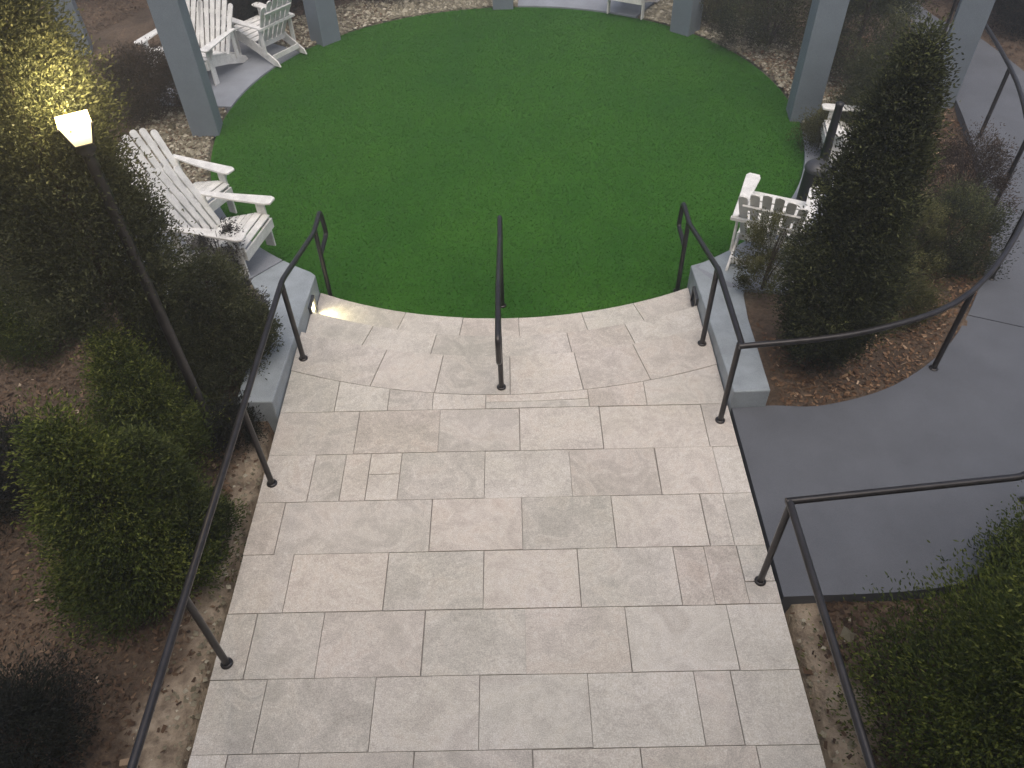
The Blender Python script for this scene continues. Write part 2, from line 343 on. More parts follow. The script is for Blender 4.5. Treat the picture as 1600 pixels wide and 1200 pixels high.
# ------------------------------------------------------------------ walkway of stone slabs
W2 = 1.874; Y0 = 4.436; PR = .4572
R0, R1, R2, R3 = 5.05, 4.66, 4.28, 5.52      # nosing of upper level, first tread, bottom tread; joint line
def arc_y(x, r): return LC.y - math.sqrt(r*r-(x-LC.x)**2)
def walkway():
    tiles = []                                 # (outline, ztop, zbot)
    G = .0028
    def g(): return random.choice((.0008, .0012, .002, .003, .0042))
    def rect(x0, x1, y0, y1):
        a, b, c, d = g(), g(), g(), g(); e = lambda: random.uniform(0, .0018)
        tiles.append(([(x0+a+e(), y0+b), (x1-c-e(), y0+b+e()), (x1-c-e(), y1-d), (x0+a+e(), y1-d-e())], 0))
    rows = {1: [-1.199, -.524, .134, .80, 1.646], 2: [-1.493, -1.248, -1.051, -.807, -.146, .522, 1.199, 1.66],
            3: [-1.649, -.535, .138, .812, 1.478, 1.654], 4: [-1.50, -.819, -.142, .524, 1.209, 1.429, 1.658],
            5: [-1.665, -1.209, -.529, .142, .815, 1.496], 6: [-1.504, -.812, -.152, .53, 1.199, 1.431],
            7: [-1.647, -1.214, -.533, .171, .809, 1.492]}
    for i in range(1, 14):
        js = rows.get(i) or ([-1.50, -.82, -.14, .53, 1.2] if i % 2 == 0 else [-1.2, -.53, .14, .81, 1.5])
        xs = [-W2]+js+[W2]; y1 = Y0-(i-1)*PR; y0 = y1-PR
        for a, b in zip(xs, xs[1:]):
            if i == 2 and abs(a+1.051) < .01:
                rect(a, b, y0, y0+.25); rect(a, b, y0+.25, y1)
            elif i == 4 and a > 1.6:
                rect(a, b, y0, y0+.17); rect(a, b, y0+.17, y1)
            else: rect(a, b, y0, y1)
    # pieces between row 1 and the arc joint
    js = [-W2, -1.42, -.973, -.596, -.147, .72, 1.204, W2]
    for a, b in zip(js, js[1:]):
        a2, b2 = a+G, b-G
        top = [(b2-(b2-a2)*k/6, arc_y(b2-(b2-a2)*k/6, R3)-G) for k in range(7)]
        lowy = Y0+G
        if min(p[1] for p in top) < lowy+.02: top = [(p[0], max(p[1], lowy+.02)) for p in top]
        if a == -.147:   # two thin strips in the photograph
            mid = [(p[0], (p[1]*.45+lowy*.55)) for p in top]
            tiles.append(([(a2, lowy), (b2, lowy)]+mid, 0)); tiles.append(([(p[0], p[1]+G*2) for p in mid[::-1]]+top, 0))
        else: tiles.append(([(a2, lowy), (b2, lowy)]+top, 0))
    # curved border and the two treads, cut by radial joints
    def ring(ro, ri, z, js):
        tl = [-math.asin((W2-.002+LC.x)/((ro+ri)/2))]+[math.asin((j-LC.x)/((ro+ri)/2)) for j in js]+[math.asin((W2-.002-LC.x)/((ro+ri)/2))]
        for a, b in zip(tl, tl[1:]):
            n = 7; a2, b2 = a+.0007, b-.0007
            def P(t, r):
                x = LC.x+r*math.sin(t); y = LC.y-r*math.cos(t); return (max(-W2, min(W2, x)), y)
            out = [P(a2+(b2-a2)*k/n, ro-G) for k in range(n+1)]; inn = [P(b2-(b2-a2)*k/n, ri) for k in range(n+1)]
            if abs(a-tl[0]) < 1e-6:
                out[0] = (-W2, arc_y(-W2, ro-G)); inn[-1] = (-W2, arc_y(-W2, ri))
            if abs(b-tl[-1]) < 1e-6:
                out[-1] = (W2, arc_y(W2, ro-G)); inn[0] = (W2, arc_y(W2, ri))
            tiles.append((out+inn, z))
    ring(R3, R0, 0, [-1.1, -.56, .06, .66, 1.22]); ring(R0+.04, R1, -.113, [-1.3, -.66, -.05, .62, 1.2]); ring(R1+.04, R2, -.227, [-1.02, -.42, .15, .8, 1.35])
    bm = bmesh.new(); tl = bm.faces.layers.float.new('tone'); til = bm.faces.layers.float.new('tint')
    for out, z in tiles:
        dz = random.uniform(-.0015, .0015); tx, ty = random.uniform(-.003, .003), random.uniform(-.003, .003)
        cx = sum(p[0] for p in out)/len(out); cy = sum(p[1] for p in out)/len(out)
        top = [bm.verts.new((p[0]+random.uniform(-.001, .001), p[1]+random.uniform(-.001, .001), z+dz+(p[0]-cx)*tx+(p[1]-cy)*ty)) for p in out]
        bot = [bm.verts.new((p[0], p[1], z-.045)) for p in out]; n = len(out)
        fs = [bm.faces.new(top), bm.faces.new(bot[::-1])] + [bm.faces.new((bot[i], bot[(i+1) % n], top[(i+1) % n], top[i])) for i in range(n)]
        t, ti = random.random(), random.random()
        for f in fs: f[tl] = t; f[til] = ti
    me = bpy.data.meshes.new('stone_walkway'); bm.to_mesh(me); bm.free(); me.materials.append(M_paver)
    o = link(bpy.data.objects.new('stone_walkway', me)); tag(o, kind='structure')
    bv = o.modifiers.new('b', 'BEVEL'); bv.width = .003; bv.segments = 2; bv.limit_method = 'ANGLE'
    # bed below: mortar
    m = MB()
    def solid(r, z, zb=-.6):
        n = 24; w = W2-.006; top = [(-w, -1.6, z), (w, -1.6, z)]+[(w-2*w*k/n, arc_y(w-2*w*k/n, r+.004), z) for k in range(n+1)]
        k = len(top); m.add(top+[(p[0], p[1], zb) for p in top], [tuple(range(k)), tuple(range(2*k-1, k-1, -1))]+[(i, k+i, k+(i+1) % k, (i+1) % k) for i in range(k)])
    solid(R0, -.012); solid(R1, -.126); solid(R2, -.24)
    tag(m.build('walkway_base', M_grout), kind='structure')
walkway()

# ------------------------------------------------------------------ concrete path
def strip_prism(name, A, B, zt, zb, mat, kind='structure', **k):
    m = MB(); n = len(A)
    vs = [(*p, zt) for p in A]+[(*p, zt) for p in B]+[(*p, zb) for p in A]+[(*p, zb) for p in B]
    fs = []
    for i in range(n-1):
        fs += [(i, n+i, n+i+1, i+1), (2*n+i, 2*n+i+1, 3*n+i+1, 3*n+i), (i, i+1, 2*n+i+1, 2*n+i), (n+i, 3*n+i, 3*n+i+1, n+i+1)]
    fs += [(0, 2*n, 3*n, n), (n-1, 2*n-1, 4*n-1, 3*n-1)]
    m.add(vs, fs); o = m.build(name, mat); tag(o, kind=kind, **k); return o
def dense(pts, k=6):
    out = []
    for i in range(len(pts)-1):
        p0 = pts[max(i-1, 0)]; p1 = pts[i]; p2 = pts[i+1]; p3 = pts[min(i+2, len(pts)-1)]
        for j in range(k):
            t = j/k; out.append(tuple(.5*((2*p1[a])+(-p0[a]+p2[a])*t+(2*p0[a]-5*p1[a]+4*p2[a]-p3[a])*t*t+(-p0[a]+3*p1[a]-3*p2[a]+p3[a])*t**3) for a in (0, 1)))
    return out+[pts[-1]]
A_, B_ = dense(P_IN), dense(P_OUT)
ja = 5*6-3
strip_prism('concrete_path', A_[:ja+1], B_[:ja+1], -.004, -.3, M_path)
sh = lambda p, q, d: tuple(np.array(p)+(np.array(q)-np.array(p))/np.linalg.norm(np.array(q)-np.array(p))*d)
strip_prism('concrete_path', [sh(A_[ja], A_[ja+1], .012)]+A_[ja+1:], [sh(B_[ja], B_[ja+1], .012)]+B_[ja+1:], -.004, -.3, M_path)
strip_prism('path_joint', [A_[ja], A_[ja+1]], [B_[ja], B_[ja+1]], -.02, -.2, M_black)

# seating pads beside the lawn
for a0, a1, wd in PADS:
    n = 26; ins, outs = [], []
    for k in range(n+1):
        t = math.radians(a0+(a1-a0)*k/n); e = min(k/n, 1-k/n)
        wq = wd*(1 if wd > 1.5 else (min(1, .32+e*4)))
        if abs(a0-205) < 1: wq = wd*min(1, .35+(1-k/n)*3.5)
        if abs(a0-296) < 1: wq = wd*min(1, .35+(k/n)*3.5)
        for L_, rr in ((ins, RL(t)+.012), (outs, RL(t)+wq)): L_.append((LC.x+rr*math.cos(t), LC.y+rr*math.sin(t)))
    m = MB(); vs = []
    for L_ in (ins, outs): vs += [(x, y, pz(y)-.01*(y > 9)) for x, y in L_]
    for L_ in (ins, outs): vs += [(x, y, -.7) for x, y in L_]
    N = n+1; fs = []
    for i in range(n): fs += [(i, i+1, N+i+1, N+i), (i, 2*N+i, 2*N+i+1, i+1), (N+i, N+i+1, 3*N+i+1, 3*N+i)]
    fs += [(0, N, 3*N, 2*N), (n, 2*N+n, 3*N+n, N+n)]
    m.add(vs, fs); o = m.build('seating_pad', M_pad, bevel=.008); tag(o, kind='structure')

# retaining walls at both sides of the steps
def wall(side):
    s = side
    def lawnpt(deg):
        t = math.radians(deg if s < 0 else 180-deg); rr = RL(t)+.012
        return (LC.x+rr*math.cos(t), LC.y+rr*math.sin(t))
    inner = [(s*1.883, 4.39), (s*1.883, 4.9), (s*1.883, 5.4), (s*1.883, 5.9)]
    c = lawnpt(243.2)
    inner += [(s*1.883, c[1]-.02), lawnpt(242), lawnpt(239), lawnpt(236.2)]
    outer = [(s*2.185, 4.40), (s*2.215, 4.9), (s*2.24, 5.4), (s*2.29, 5.8), (s*2.38, 6.0), (s*2.45, 6.1), (s*2.52, 6.22), None]
    t = math.radians(236.2 if s < 0 else 180-236.2); rr = RL(t)+.42; outer[-1] = (LC.x+rr*math.cos(t), LC.y+rr*math.sin(t))
    n = len(inner); m = MB()
    vs = [(x, y, pz(y)) for x, y in inner]+[(x, y, pz(y)) for x, y in outer]+[(x, y, -.7) for x, y in inner]+[(x, y, -.7) for x, y in outer]
    fs = []
    for i in range(n-1): fs += [(i, n+i, n+i+1, i+1), (i, i+1, 2*n+i+1, 2*n+i), (n+i, 3*n+i, 3*n+i+1, n+i+1)]
    fs += [(0, 2*n, 3*n, n), (n-1, 2*n-1, 4*n-1, 3*n-1)]
    if s > 0: fs = [f[::-1] for f in fs]
    m.add(vs, fs)
    root = empty('retaining_wall', (s*2.0, 5.2, 0), label='blue grey coated wall on the %s side of the steps, %s' % (('left', 'with lit step lamp') if s < 0 else ('right', 'beside the path')), cat='wall', group='low walls flanking the steps')
    def ch(o):
        o.parent = root; o.matrix_parent_inverse = Matrix.Translation(-root.location); return o
    ch(m.build('wall_body', M_wall, bevel=.012))
    # recessed step lamp near the lawn end
    f = MB(); x = s*(1.883-.012)
    for z in (-.045, -.205): f.box((x, 5.93, z), (.03, .20, .02))
    for y in (5.84, 6.02): f.box((x, y, -.125), (.03, .02, .14))
    fo = ch(f.build('lamp_housing', M_binlid))
    p = MB(); p.box((s*1.879, 5.93, -.125), (.006, .16, .14)); 
    lo = p.build('lamp_lens', M_lens if s < 0 else M_black); lo.parent = fo
    if s < 0:
        l = bpy.data.lights.new('step_lamp', 'SPOT'); l.energy = 3.2; l.color = (1, .9, .5); l.spot_size = math.radians(120); l.spot_blend = .8; l.shadow_soft_size = .03
        lo2 = link(bpy.data.objects.new('step_lamp', l)); lo2.location = (-1.84, 5.90, -.12)
        lo2.rotation_euler = Vector((-.75, .1, .75)).to_track_quat('Z', 'Y').to_euler(); ch(lo2)
for s in (-1, 1): wall(s)

# ------------------------------------------------------------------ unseen building added behind the viewer to shade the near paving
M_siding = painted('warm_beige_siding', (.60, .48, .35), .7, .1, 3, .3)  # warm colour set to bounce light onto the near paving
M_glass = painted('window_glass', (.02, .024, .03), .08, .1, 2, 0)
def added_house():
    root = empty('added_house', (0, -2.2, 0), label='unseen beige building added behind the viewer to shade the near walkway', cat='added_house')
    m = MB().box((0, -3, 3.6), (22, 6, 8.4)); m.build('wall', M_siding, root)
    MB().box((0, -2.6, 7.95), (23, 7.4, .3)).build('roof', M_binlid, root)
    for x in (-6, -3, 3, 6):
        f = MB()
        for dx in (-.6, .6): f.box((x+dx, .02, 4.9), (.1, .08, 1.7))
        for dz in (-.8, .8): f.box((x, .02, 4.9+dz), (1.1, .08, .1))
        w_ = f.build('window', M_white, root); MB().box((x, .005, 4.9), (1.1, .02, 1.5)).build('pane', M_glass, w_)
    d = MB().box((0, .02, 1.1), (1.8, .06, 2.2)).build('door', M_binlid, root); MB().tube([(.12, .09, 1.0), (.12, .09, 1.3)], .015, 8).build('handle', M_rail, d)
added_house()

# ------------------------------------------------------------------ haze added to lift the dark tones and widen the lantern glow
def haze():
    o = MB().box((0, 50, 3.6), (330, 270, 10.6)).build('haze', bpy.data.materials.new('haze'))
    m = o.data.materials[0]; m.use_nodes = True; nt = m.node_tree; nt.nodes.clear()
    v = nt.nodes.new('ShaderNodeVolumePrincipled'); v.inputs['Density'].default_value = HAZE; v.inputs['Color'].default_value = (.9, .93, .95, 1); v.inputs['Anisotropy'].default_value = .3
    out = nt.nodes.new('ShaderNodeOutputMaterial'); nt.links.new(v.outputs[0], out.inputs['Volume'])
    tag(o, 'thin pale haze added over the garden to lift the dark tones', 'haze', kind='stuff')
HAZE = .008
haze()

# ------------------------------------------------------------------ pergola posts
def posts():
    S = .35; Hh = 4.4
    def mk():
        root = empty('pergola_post', (0, 0, 0))
        m = MB().box((0, 0, Hh/2), (S, S, Hh)); m.build('shaft', M_post, root, bevel=.008)
        m = MB().box((0, 0, Hh+.03), (S+.08, S+.08, .06)); m.build('cap', M_post, root, bevel=.008)
        return root
    spots = [((.005, 14.12), 0, 'blue grey square post at the far lawn edge, top centre, only its foot showing'),
             ((-2.86, 12.86), 45, 'blue grey square post at the lawn edge right of the pair of white garden seats'),
             ((-4.02, 9.98), 6, 'blue grey square post before the white double seat at the left lawn edge'),
             ((2.93, 12.88), -42, 'blue grey square post at the far right lawn edge beside olive shrubs'),
             ((4.03, 9.98), -6, 'blue grey square post at the right lawn edge behind the tall dark conifer'),
             ((-6.35, 11.9), 20, 'dull grey post at the top left behind the lamp-lit cypress, away from the lawn'),
             ((5.75, 9.85), -25, 'dull grey post at the top right beside the curving concrete path')]
    p0 = mk()
    for i, ((x, y), a, lab) in enumerate(spots):
        o = p0 if i == 0 else copy_tree(p0)
        o.location = (x, y, -.36); o.rotation_euler = (0, 0, math.radians(a))
        tag(o, lab, 'post', 'pergola posts around the lawn')
posts()

# ------------------------------------------------------------------ handrails
RT = .023; HZ = .86
def railobj(name, tops, postlist, loc, label, extra=()):
    root = empty(name, loc, label=label, cat='handrail', group='dark bronze tubular handrails')
    inv = Matrix.Translation(-Vector(loc))
    def ch(o, par=root):
        o.parent = par
        if par is root: o.matrix_parent_inverse = inv
        return o
    m = MB()
    for t in tops: m.tube(t, RT, 14, rad=.07)
    ch(m.build('top_rail', M_rail))
    for (x, y, z0, z1) in postlist:
        p = MB().tube([(x, y, z0), (x, y, z1)], RT*.98, 14)
        ch(p.build('rail_post', M_rail))
        f = MB().lathe([(0, .0), (.040, .0), (.040, .010), (.026, .016)], (x, y, z0), 18); ch(f.build('foot_flange', M_rail))
    return root
lx = -1.79; fy, fz = 6.33, -.34
def side_rail(x):   # level part, slope down, extension with a returned loop
    t = HZ; b = fz+.86
    return [(x, 5.13, t), (x, fy-.05, b), (x, fy+.32, b-.0), (x, fy+.36, b-.30), (x, fy+.02, b-.30)]
railobj('handrail', [[(lx, -1.5, HZ)]+side_rail(lx)], [(lx, y, 0, HZ) for y in (5.09, 3.70, 2.257, .80, -.65)]+[(lx, fy, fz, fz+.86)], (lx, 2.2, 0),
        'long dark handrail down the left side of the stone walkway, before the lamp post')
rx = 1.79
c1 = Vector((1.765, 4.22, HZ)); q = at(1330, 508, HZ); p1 = at(1531, 450, HZ)
pp = [Vector((3.725, 4.80, 0)), Vector((4.742, 6.01, 0)), Vector((5.27, 7.19, 0)), Vector((5.745, 8.676, 0)), Vector((6.12, 11.0, 0)), Vector((6.15, 13.2, 0))]
crv = dense([(c1.x, c1.y), (2.78, 4.36)]+[(p.x, p.y) for p in pp], 5)
railobj('handrail', [[(rx, 4.22, HZ)]+side_rail(rx), [(x, y, HZ) for x, y in crv]],
        [(rx, 5.17, 0, HZ), (1.775, 4.25, 0, HZ), (rx, fy, fz, fz+.86)]+[(p.x, p.y, -.01, HZ) for p in pp], (1.78, 4.25, 0),
        'dark handrail on the right of the steps that bends off along the curving concrete path')
cc = Vector((1.765, 2.80, .90)); e1 = at(1600, 746, .88)
railobj('handrail', [[(1.765, -1.5, .90), (1.765, 2.80, .90)], [(cc.x-.02, cc.y, .90), (e1.x, e1.y, .89), (e1.x+1.2, e1.y+.95, .89), (e1.x+2.2, e1.y+2.1, .89)]],
        [(1.765, 2.775, 0, .90), (1.765, 1.2, 0, .90), (1.765, -.4, 0, .90), (e1.x+.6, e1.y+.44, -.01, .89)], (1.765, 2.8, 0),
        'dark handrail with a square corner at the lower right, along the grey path edge')
mx = -.015
b = fz+.86
railobj('handrail', [[(mx, 4.66, HZ-.28), (mx-.0, 4.36, HZ-.28), (mx, 4.34, HZ), (mx, 5.0, HZ), (mx, 6.1, b), (mx, 6.50, b), (mx, 6.53, b-.28), (mx, 6.16, b-.28)]],
        [(mx, 4.68, 0, HZ-.02), (mx, 6.16, fz, b)], (mx, 4.68, 0), 'short dark handrail with looped ends in the middle of the curved steps')

# ------------------------------------------------------------------ adirondack chairs
def add_fan(root, cx, mats, slats=6, width=.56):
    for k in range(slats):
        f = (k+.5)/slats-.5; x = cx+f*width; wd = width/slats*.86
        L = .86-.62*(f*f)*1.0; tilt = math.radians(28)
        base = Vector((x*1.0-0*f, -.10, .20)); d = Vector((f*.16, -math.sin(tilt), math.cos(tilt))).normalized()
        up = d; ex = Vector((1, 0, 0)); ex = (ex-up*ex.dot(up)).normalized(); n = ex.cross(up)
        arc = [(wd/2*1.12*math.cos(a), L-.035+.035*math.sin(a)) for a in (0, PI/4, PI/2, 3*PI/4, PI)]
        pts = [(-wd/2*.85, 0), (wd/2*.85, 0)]+arc
        MB().prism(pts, base, ex, up, n, .018).build('back_slat', M_white, root, bevel=.002, seg=1)
def chair_mesh(double=False):
    hw = .275 if not double else .50
    root = empty('garden_chair' if not double else 'garden_bench', (0, 0, 0))
    # side boards sloping to the rear feet
    for s in (-1, 1):
        o = [(.42, .24), (.44, .37), (.30, .385), (-.12, .26), (-.50, .075), (-.54, .0), (-.40, .0), (-.05, .13), (.3, .235)]
        MB().prism([(p[0], p[1]) for p in o[::-1]], (s*hw, 0, 0), (0, 1, 0), (0, 0, 1), (1, 0, 0), .024).build('side_board', M_white, root, bevel=.003, seg=1)
        MB().box((s*(hw+.024), .36, .265), (.022, .10, .53)).build('front_leg', M_white, root, bevel=.003, seg=1)
        arm = [(-.055, .50), (-.075, .44), (-.06, .05), (-.025, -.32), (.03, -.34), (.045, .0), (.065, .30), (.075, .46), (.05, .505)]
        m = MB().prism([(s*p[0], p[1]) for p in (arm if s < 0 else arm[::-1])], (s*(hw+.045), 0, .545), (1, 0, 0), (0, 1, 0), (0, 0, 1), .024)
        ar = m.build('armrest', M_white, root, bevel=.004, seg=1)
        MB().prism([(0, 0), (.075, .0), (.07, -.04), (.01, -.16), (0, -.16)], (s*(hw+.036), .36, .532), (s, 0, 0), (0, 0, 1), (0, 1, 0), .022).build('arm_bracket', M_white, root)
        MB().box((s*(hw+.024), -.28, .335), (.022, .075, .40)).build('rear_upright', M_white, root, bevel=.003, seg=1)
    MB().box((0, .445, .30), (hw*2+.05, .02, .11)).build('front_apron', M_white, root, bevel=.002, seg=1)
    m = MB()
    for k in range(6):
        y = .405-.088*k; z = np.interp(y, [-.12, .30, .44], [.273, .398, .383]); sl = math.atan2(.125, .42) if k > 1 else .05
        m.box((0, y, z), (hw*2+.03, .078, .018), Matrix.Rotation(sl, 3, 'X'))
    m.build('seat', M_white, root, bevel=.003, seg=1)
    for c in ((0,) if not double else (-.262, .262)): add_fan(root, c, M_white, 6, .54 if not double else .50)
    w_ = hw*2+.04
    MB().box((0, -.135, .22), (w_, .022, .07)).build('cross_bar', M_white, root)
    MB().box((0, -.335, .532), (w_+.13, .032, .03)).build('cross_bar', M_white, root)
    MB().box((0, -.42, .73), (w_-.06, .022, .06), Matrix.Rotation(math.radians(28), 3, 'X')).build('cross_bar', M_white, root)
    MB().box((0, -.40, .11), (hw*2-.02, .022, .07)).build('cross_bar', M_white, root)
    return root
ch0 = chair_mesh(); first = True
for (x, y, yaw, z, lab) in [
    (-3.55, 7.62, -26, None, 'white slatted garden chair, farther of the two at the left facing the lawn'),
    (-2.88, 6.70, -13, None, 'white slatted garden chair left of the steps, with shrub leaves over its seat'),
    (2.68, 6.56, 65, None, 'white slatted garden chair right of the steps, seen from behind through a bush'),
    (4.32, 8.60, 170, None, 'white slatted garden chair half hidden behind the tall dark conifer'),
    (-3.66, 12.36, 145, -.30, 'white slatted garden chair at the top left with its back to the lawn'),
    (2.20, 13.78, -118, -.30, 'white garden chair at the far lawn edge, cut by the top of the picture')]:
    o = ch0 if first else copy_tree(ch0); first = False
    o.location = (x, y, pz(y) if z is None else z-.01); o.rotation_euler = (0, 0, math.radians(yaw-90))
    tag(o, lab, 'chair', 'white slatted garden chairs round the lawn')
bn = chair_mesh(True); bn.location = (-4.60, 11.80, -.31); bn.rotation_euler = (0, 0, math.radians(-108-90))
tag(bn, 'white double garden seat with two fan backs at the top left, partly behind a post', 'bench')

# ------------------------------------------------------------------ bin and dark bollard by the right pad
bp = at(1263, 316, -.2); bz = pz(bp.y)
root = empty('litter_bin', (bp.x, bp.y, bz), label='black round bin with a domed dark grey lid at the right edge of the lawn', cat='bin')
MB().lathe([(0, 0), (.135, 0), (.14, .02), (.135, .39), (.13, .41)], (0, 0, 0)).build('bin_body', M_black, root)
MB().lathe([(.142, .405), (.146, .42), (.135, .455), (.10, .485), (.04, .50), (0, .502)], (0, 0, 0)).build('lid', M_binlid, root)
bp = at(1277, 284, -.25); bz = pz(bp.y)
root = empty('bollard', (bp.x, bp.y, bz), label='slim black upright bollard between the bin and the half hidden white chair', cat='bollard')
MB().lathe([(0, 0), (.055, 0), (.058, .01), (.048, .60), (.042, .92), (.04, .93)], (0, 0, 0)).build('shaft', M_black, root)
MB().lathe([(.046, .93), (.046, .96), (.02, .975), (0, .975)], (0, 0, 0)).build('cap', M_black, root)

# ------------------------------------------------------------------ lamp post
lb = Vector((-2.345, 4.18, -.12)); LZ = 2.74
root = empty('lamp_post', lb, label='slim dark lamp post with a lit warm tapered glass lantern in front of the cypress', cat='street lamp')
MB().tube([(0, 0, -.1), (0, 0, LZ-lb.z-.16)], .036, 16).build('pole', M_rail, root)
MB().lathe([(0, 0), (.075, 0), (.075, .05), (.05, .09), (.042, .35), (.036, .37)], (0, 0, 0)).build('pole_base', M_rail, root)
MB().lathe([(.036, 0), (.06, .03), (.03, .05), (.045, .08)], (0, 0, LZ-lb.z-.18), 16).build('collar', M_rail, root)
lan = empty('lantern', (0, 0, LZ-lb.z-.10), 0); lan.parent = root; lan.rotation_euler = (0, 0, .5)
hb, ht, hh = .052, .088, .135
m = MB(); vs = [(s1*r, s2*r, z) for z, r in ((0, hb), (hh, ht)) for s1, s2 in ((-1, -1), (1, -1), (1, 1), (-1, 1))]
m.add(vs+[(0, 0, hh+.025)], [(0, 1, 2, 3)[::-1], (0, 1, 5, 4), (1, 2, 6, 5), (2, 3, 7, 6), (3, 0, 4, 7), (4, 5, 8), (5, 6, 8), (6, 7, 8), (7, 4, 8)]); m.build('glass', M_glow, lan)
m = MB()
for s1, s2 in ((-1, -1), (1, -1), (1, 1), (-1, 1)): m.tube([(s1*hb, s2*hb, 0), (s1*ht*1.02, s2*ht*1.02, hh)], .008, 6)
for z, r in ((0, hb), ):
    c = [(-r, -r, z), (r, -r, z), (r, r, z), (-r, r, z), (-r, -r, z)]
    for a, b_ in zip(c, c[1:]): m.tube([a, b_], .005, 6)
m.build('lantern_frame', M_rail, lan)
l = bpy.data.lights.new('lamp_light', 'POINT'); l.energy = 13; l.color = (1, .78, .42); l.shadow_soft_size = .12
lo = link(bpy.data.objects.new('lamp_light', l)); lo.location = (0, 0, .26); lo.parent = lan

# little stake in the left bed
p = at(138, 447, -.05)
root = empty('garden_stake', (p.x, p.y, float(gz(p.x, p.y))), label='thin dark wooden stake in the mulch below the lamp at the left', cat='stake')
MB().tube([(0, 0, -.05), (0, 0, .42)], .018, 8).build('stake_shaft', M_soilflat, root)

# ------------------------------------------------------------------ plants
def unit(v): return v/np.maximum(np.linalg.norm(v, axis=-1, keepdims=True), 1e-9)
def sprays(C, D, L, Wd, r):
    """one spray = two crossing pointed blades. C base points, D directions"""
    n = len(C); rnd = unit(r.normal(size=(n, 3))); S = unit(np.cross(D, rnd)); T = np.cross(D, S)
    L = (L*r.uniform(.6, 1.35, n))[:, None]; Wd = (Wd*r.uniform(.7, 1.3, n))[:, None]
    q = []
    for s in (S, T):
        q.append(np.stack([C, C+D*L*.5+s*Wd/2, C+D*L, C+D*L*.5-s*Wd/2], 1))
    return np.concatenate(q)
def crown(kind, H, R, n, r, leaf, z0=.0, up=.5, lump=.18, sparse=0):
    """leaf positions of a crown; kind: cone / column / round / open"""
    ncl = max(18, int(n/(70 if kind in ('column', 'spindle') else 190))); h = r.uniform(.05, 1, ncl*6)
    def prof(t):
        if kind == 'cone': return np.power(np.clip(1-t, 0, 1), .75)*np.minimum(1, .55+t*4)
        if kind == 'spindle': return np.power(np.clip(1-np.power(np.clip(t, 0, 1), 1.35), 0, 1), .6)*np.minimum(1, .35+t*2.6)
        if kind == 'column': return np.sqrt(np.clip(1-np.power(np.clip(t, 0, 1), 2.6), 0, 1))*np.minimum(1, .6+t*2.2)
        return np.sqrt(np.clip(1-(2*t-1)**2, 0, 1))
    h = h[r.uniform(0, 1, len(h)) < prof(h)+.1][:ncl]; ncl = len(h)
    a = r.uniform(0, 2*PI, ncl); rr = prof(h)*R*r.uniform(.62, 1.04, ncl)*(1+lump*np.sin(3*a+h*9+r.uniform(0, 6)))
    inn = r.uniform(0, 1, ncl) < .18; rr = np.where(inn, rr*.5, rr)
    cc = np.stack([rr*np.cos(a), rr*np.sin(a), z0+h*H], 1); tone = r.normal(.42, .20, ncl)
    idx = r.integers(0, ncl, n); sz = R*(.15 if kind in ('column', 'spindle') else .19)*r.uniform(.45, 1.35, ncl)
    off = np.clip(r.normal(0, 1, (n, 3)), -1.35, 1.35)*sz[idx][:, None]*np.array([1, 1, 1.25]); C = cc[idx]+off
    C[:, 2] = np.maximum(C[:, 2], .01)
    rad = C.copy(); rad[:, 2] = 0; D = unit(unit(rad)*.8+np.array([0, 0, up])+r.normal(0, .45, (n, 3)))
    t = np.clip(tone[idx]+r.normal(0, .13, n)+.10*(off[:, 2]/(sz[idx]+1e-6) > .8), 0, 1)
    return sprays(C, D, leaf, leaf*.32, r), np.concatenate([t, t])
seed = [100]
def plant(name, label, cat, base, H, R, kind, mat, n, leaf, group=None, z0=.02, up=.5, stems=1, lump=.18, lean=0):
    seed[0] += 1; r = np.random.default_rng(seed[0])
    z = float(gz(base[0], base[1])) if len(base) == 2 else base[2]
    root = empty(name, (base[0], base[1], z), label=label, cat=cat, group=group)
    P, t = crown(kind, H-z0, R, int(n*2.6), r, leaf*.50, z0, up, lump)
    quads_obj('crown', P, mat, t, root)
    m = MB()
    if stems == 1:
        m.tube([(0, 0, -.05), (R*.03, 0, H*.4), (0, R*.02, H*.88)], [max(.015, R*.07), R*.05, .006], 8)
        for k in range(14):
            hz = H*(.12+.055*k); a = k*2.4; L = R*.75*max(.15, 1-hz/H)
            m.tube([(0, 0, hz), (L*.6*math.cos(a), L*.6*math.sin(a), hz+L*.25), (L*math.cos(a), L*math.sin(a), hz+L*.55)], [.010, .006, .002], 5)
    else:
        for k in range(stems):
            a = r.uniform(0, 2*PI); q = r.uniform(.2, .85)*R; hh_ = H*r.uniform(.7, 1.05)
            m.tube([(0, 0, -.03), (q*.4*math.cos(a), q*.4*math.sin(a), hh_*.5), (q*math.cos(a), q*math.sin(a), hh_)], [.011, .007, .002], 5)
    m.build('trunk' if stems == 1 else 'stems', M_bark, root)
    return root
def B(u, v, z=-.1):
    p = at(u, v, z); return (p.x, p.y)

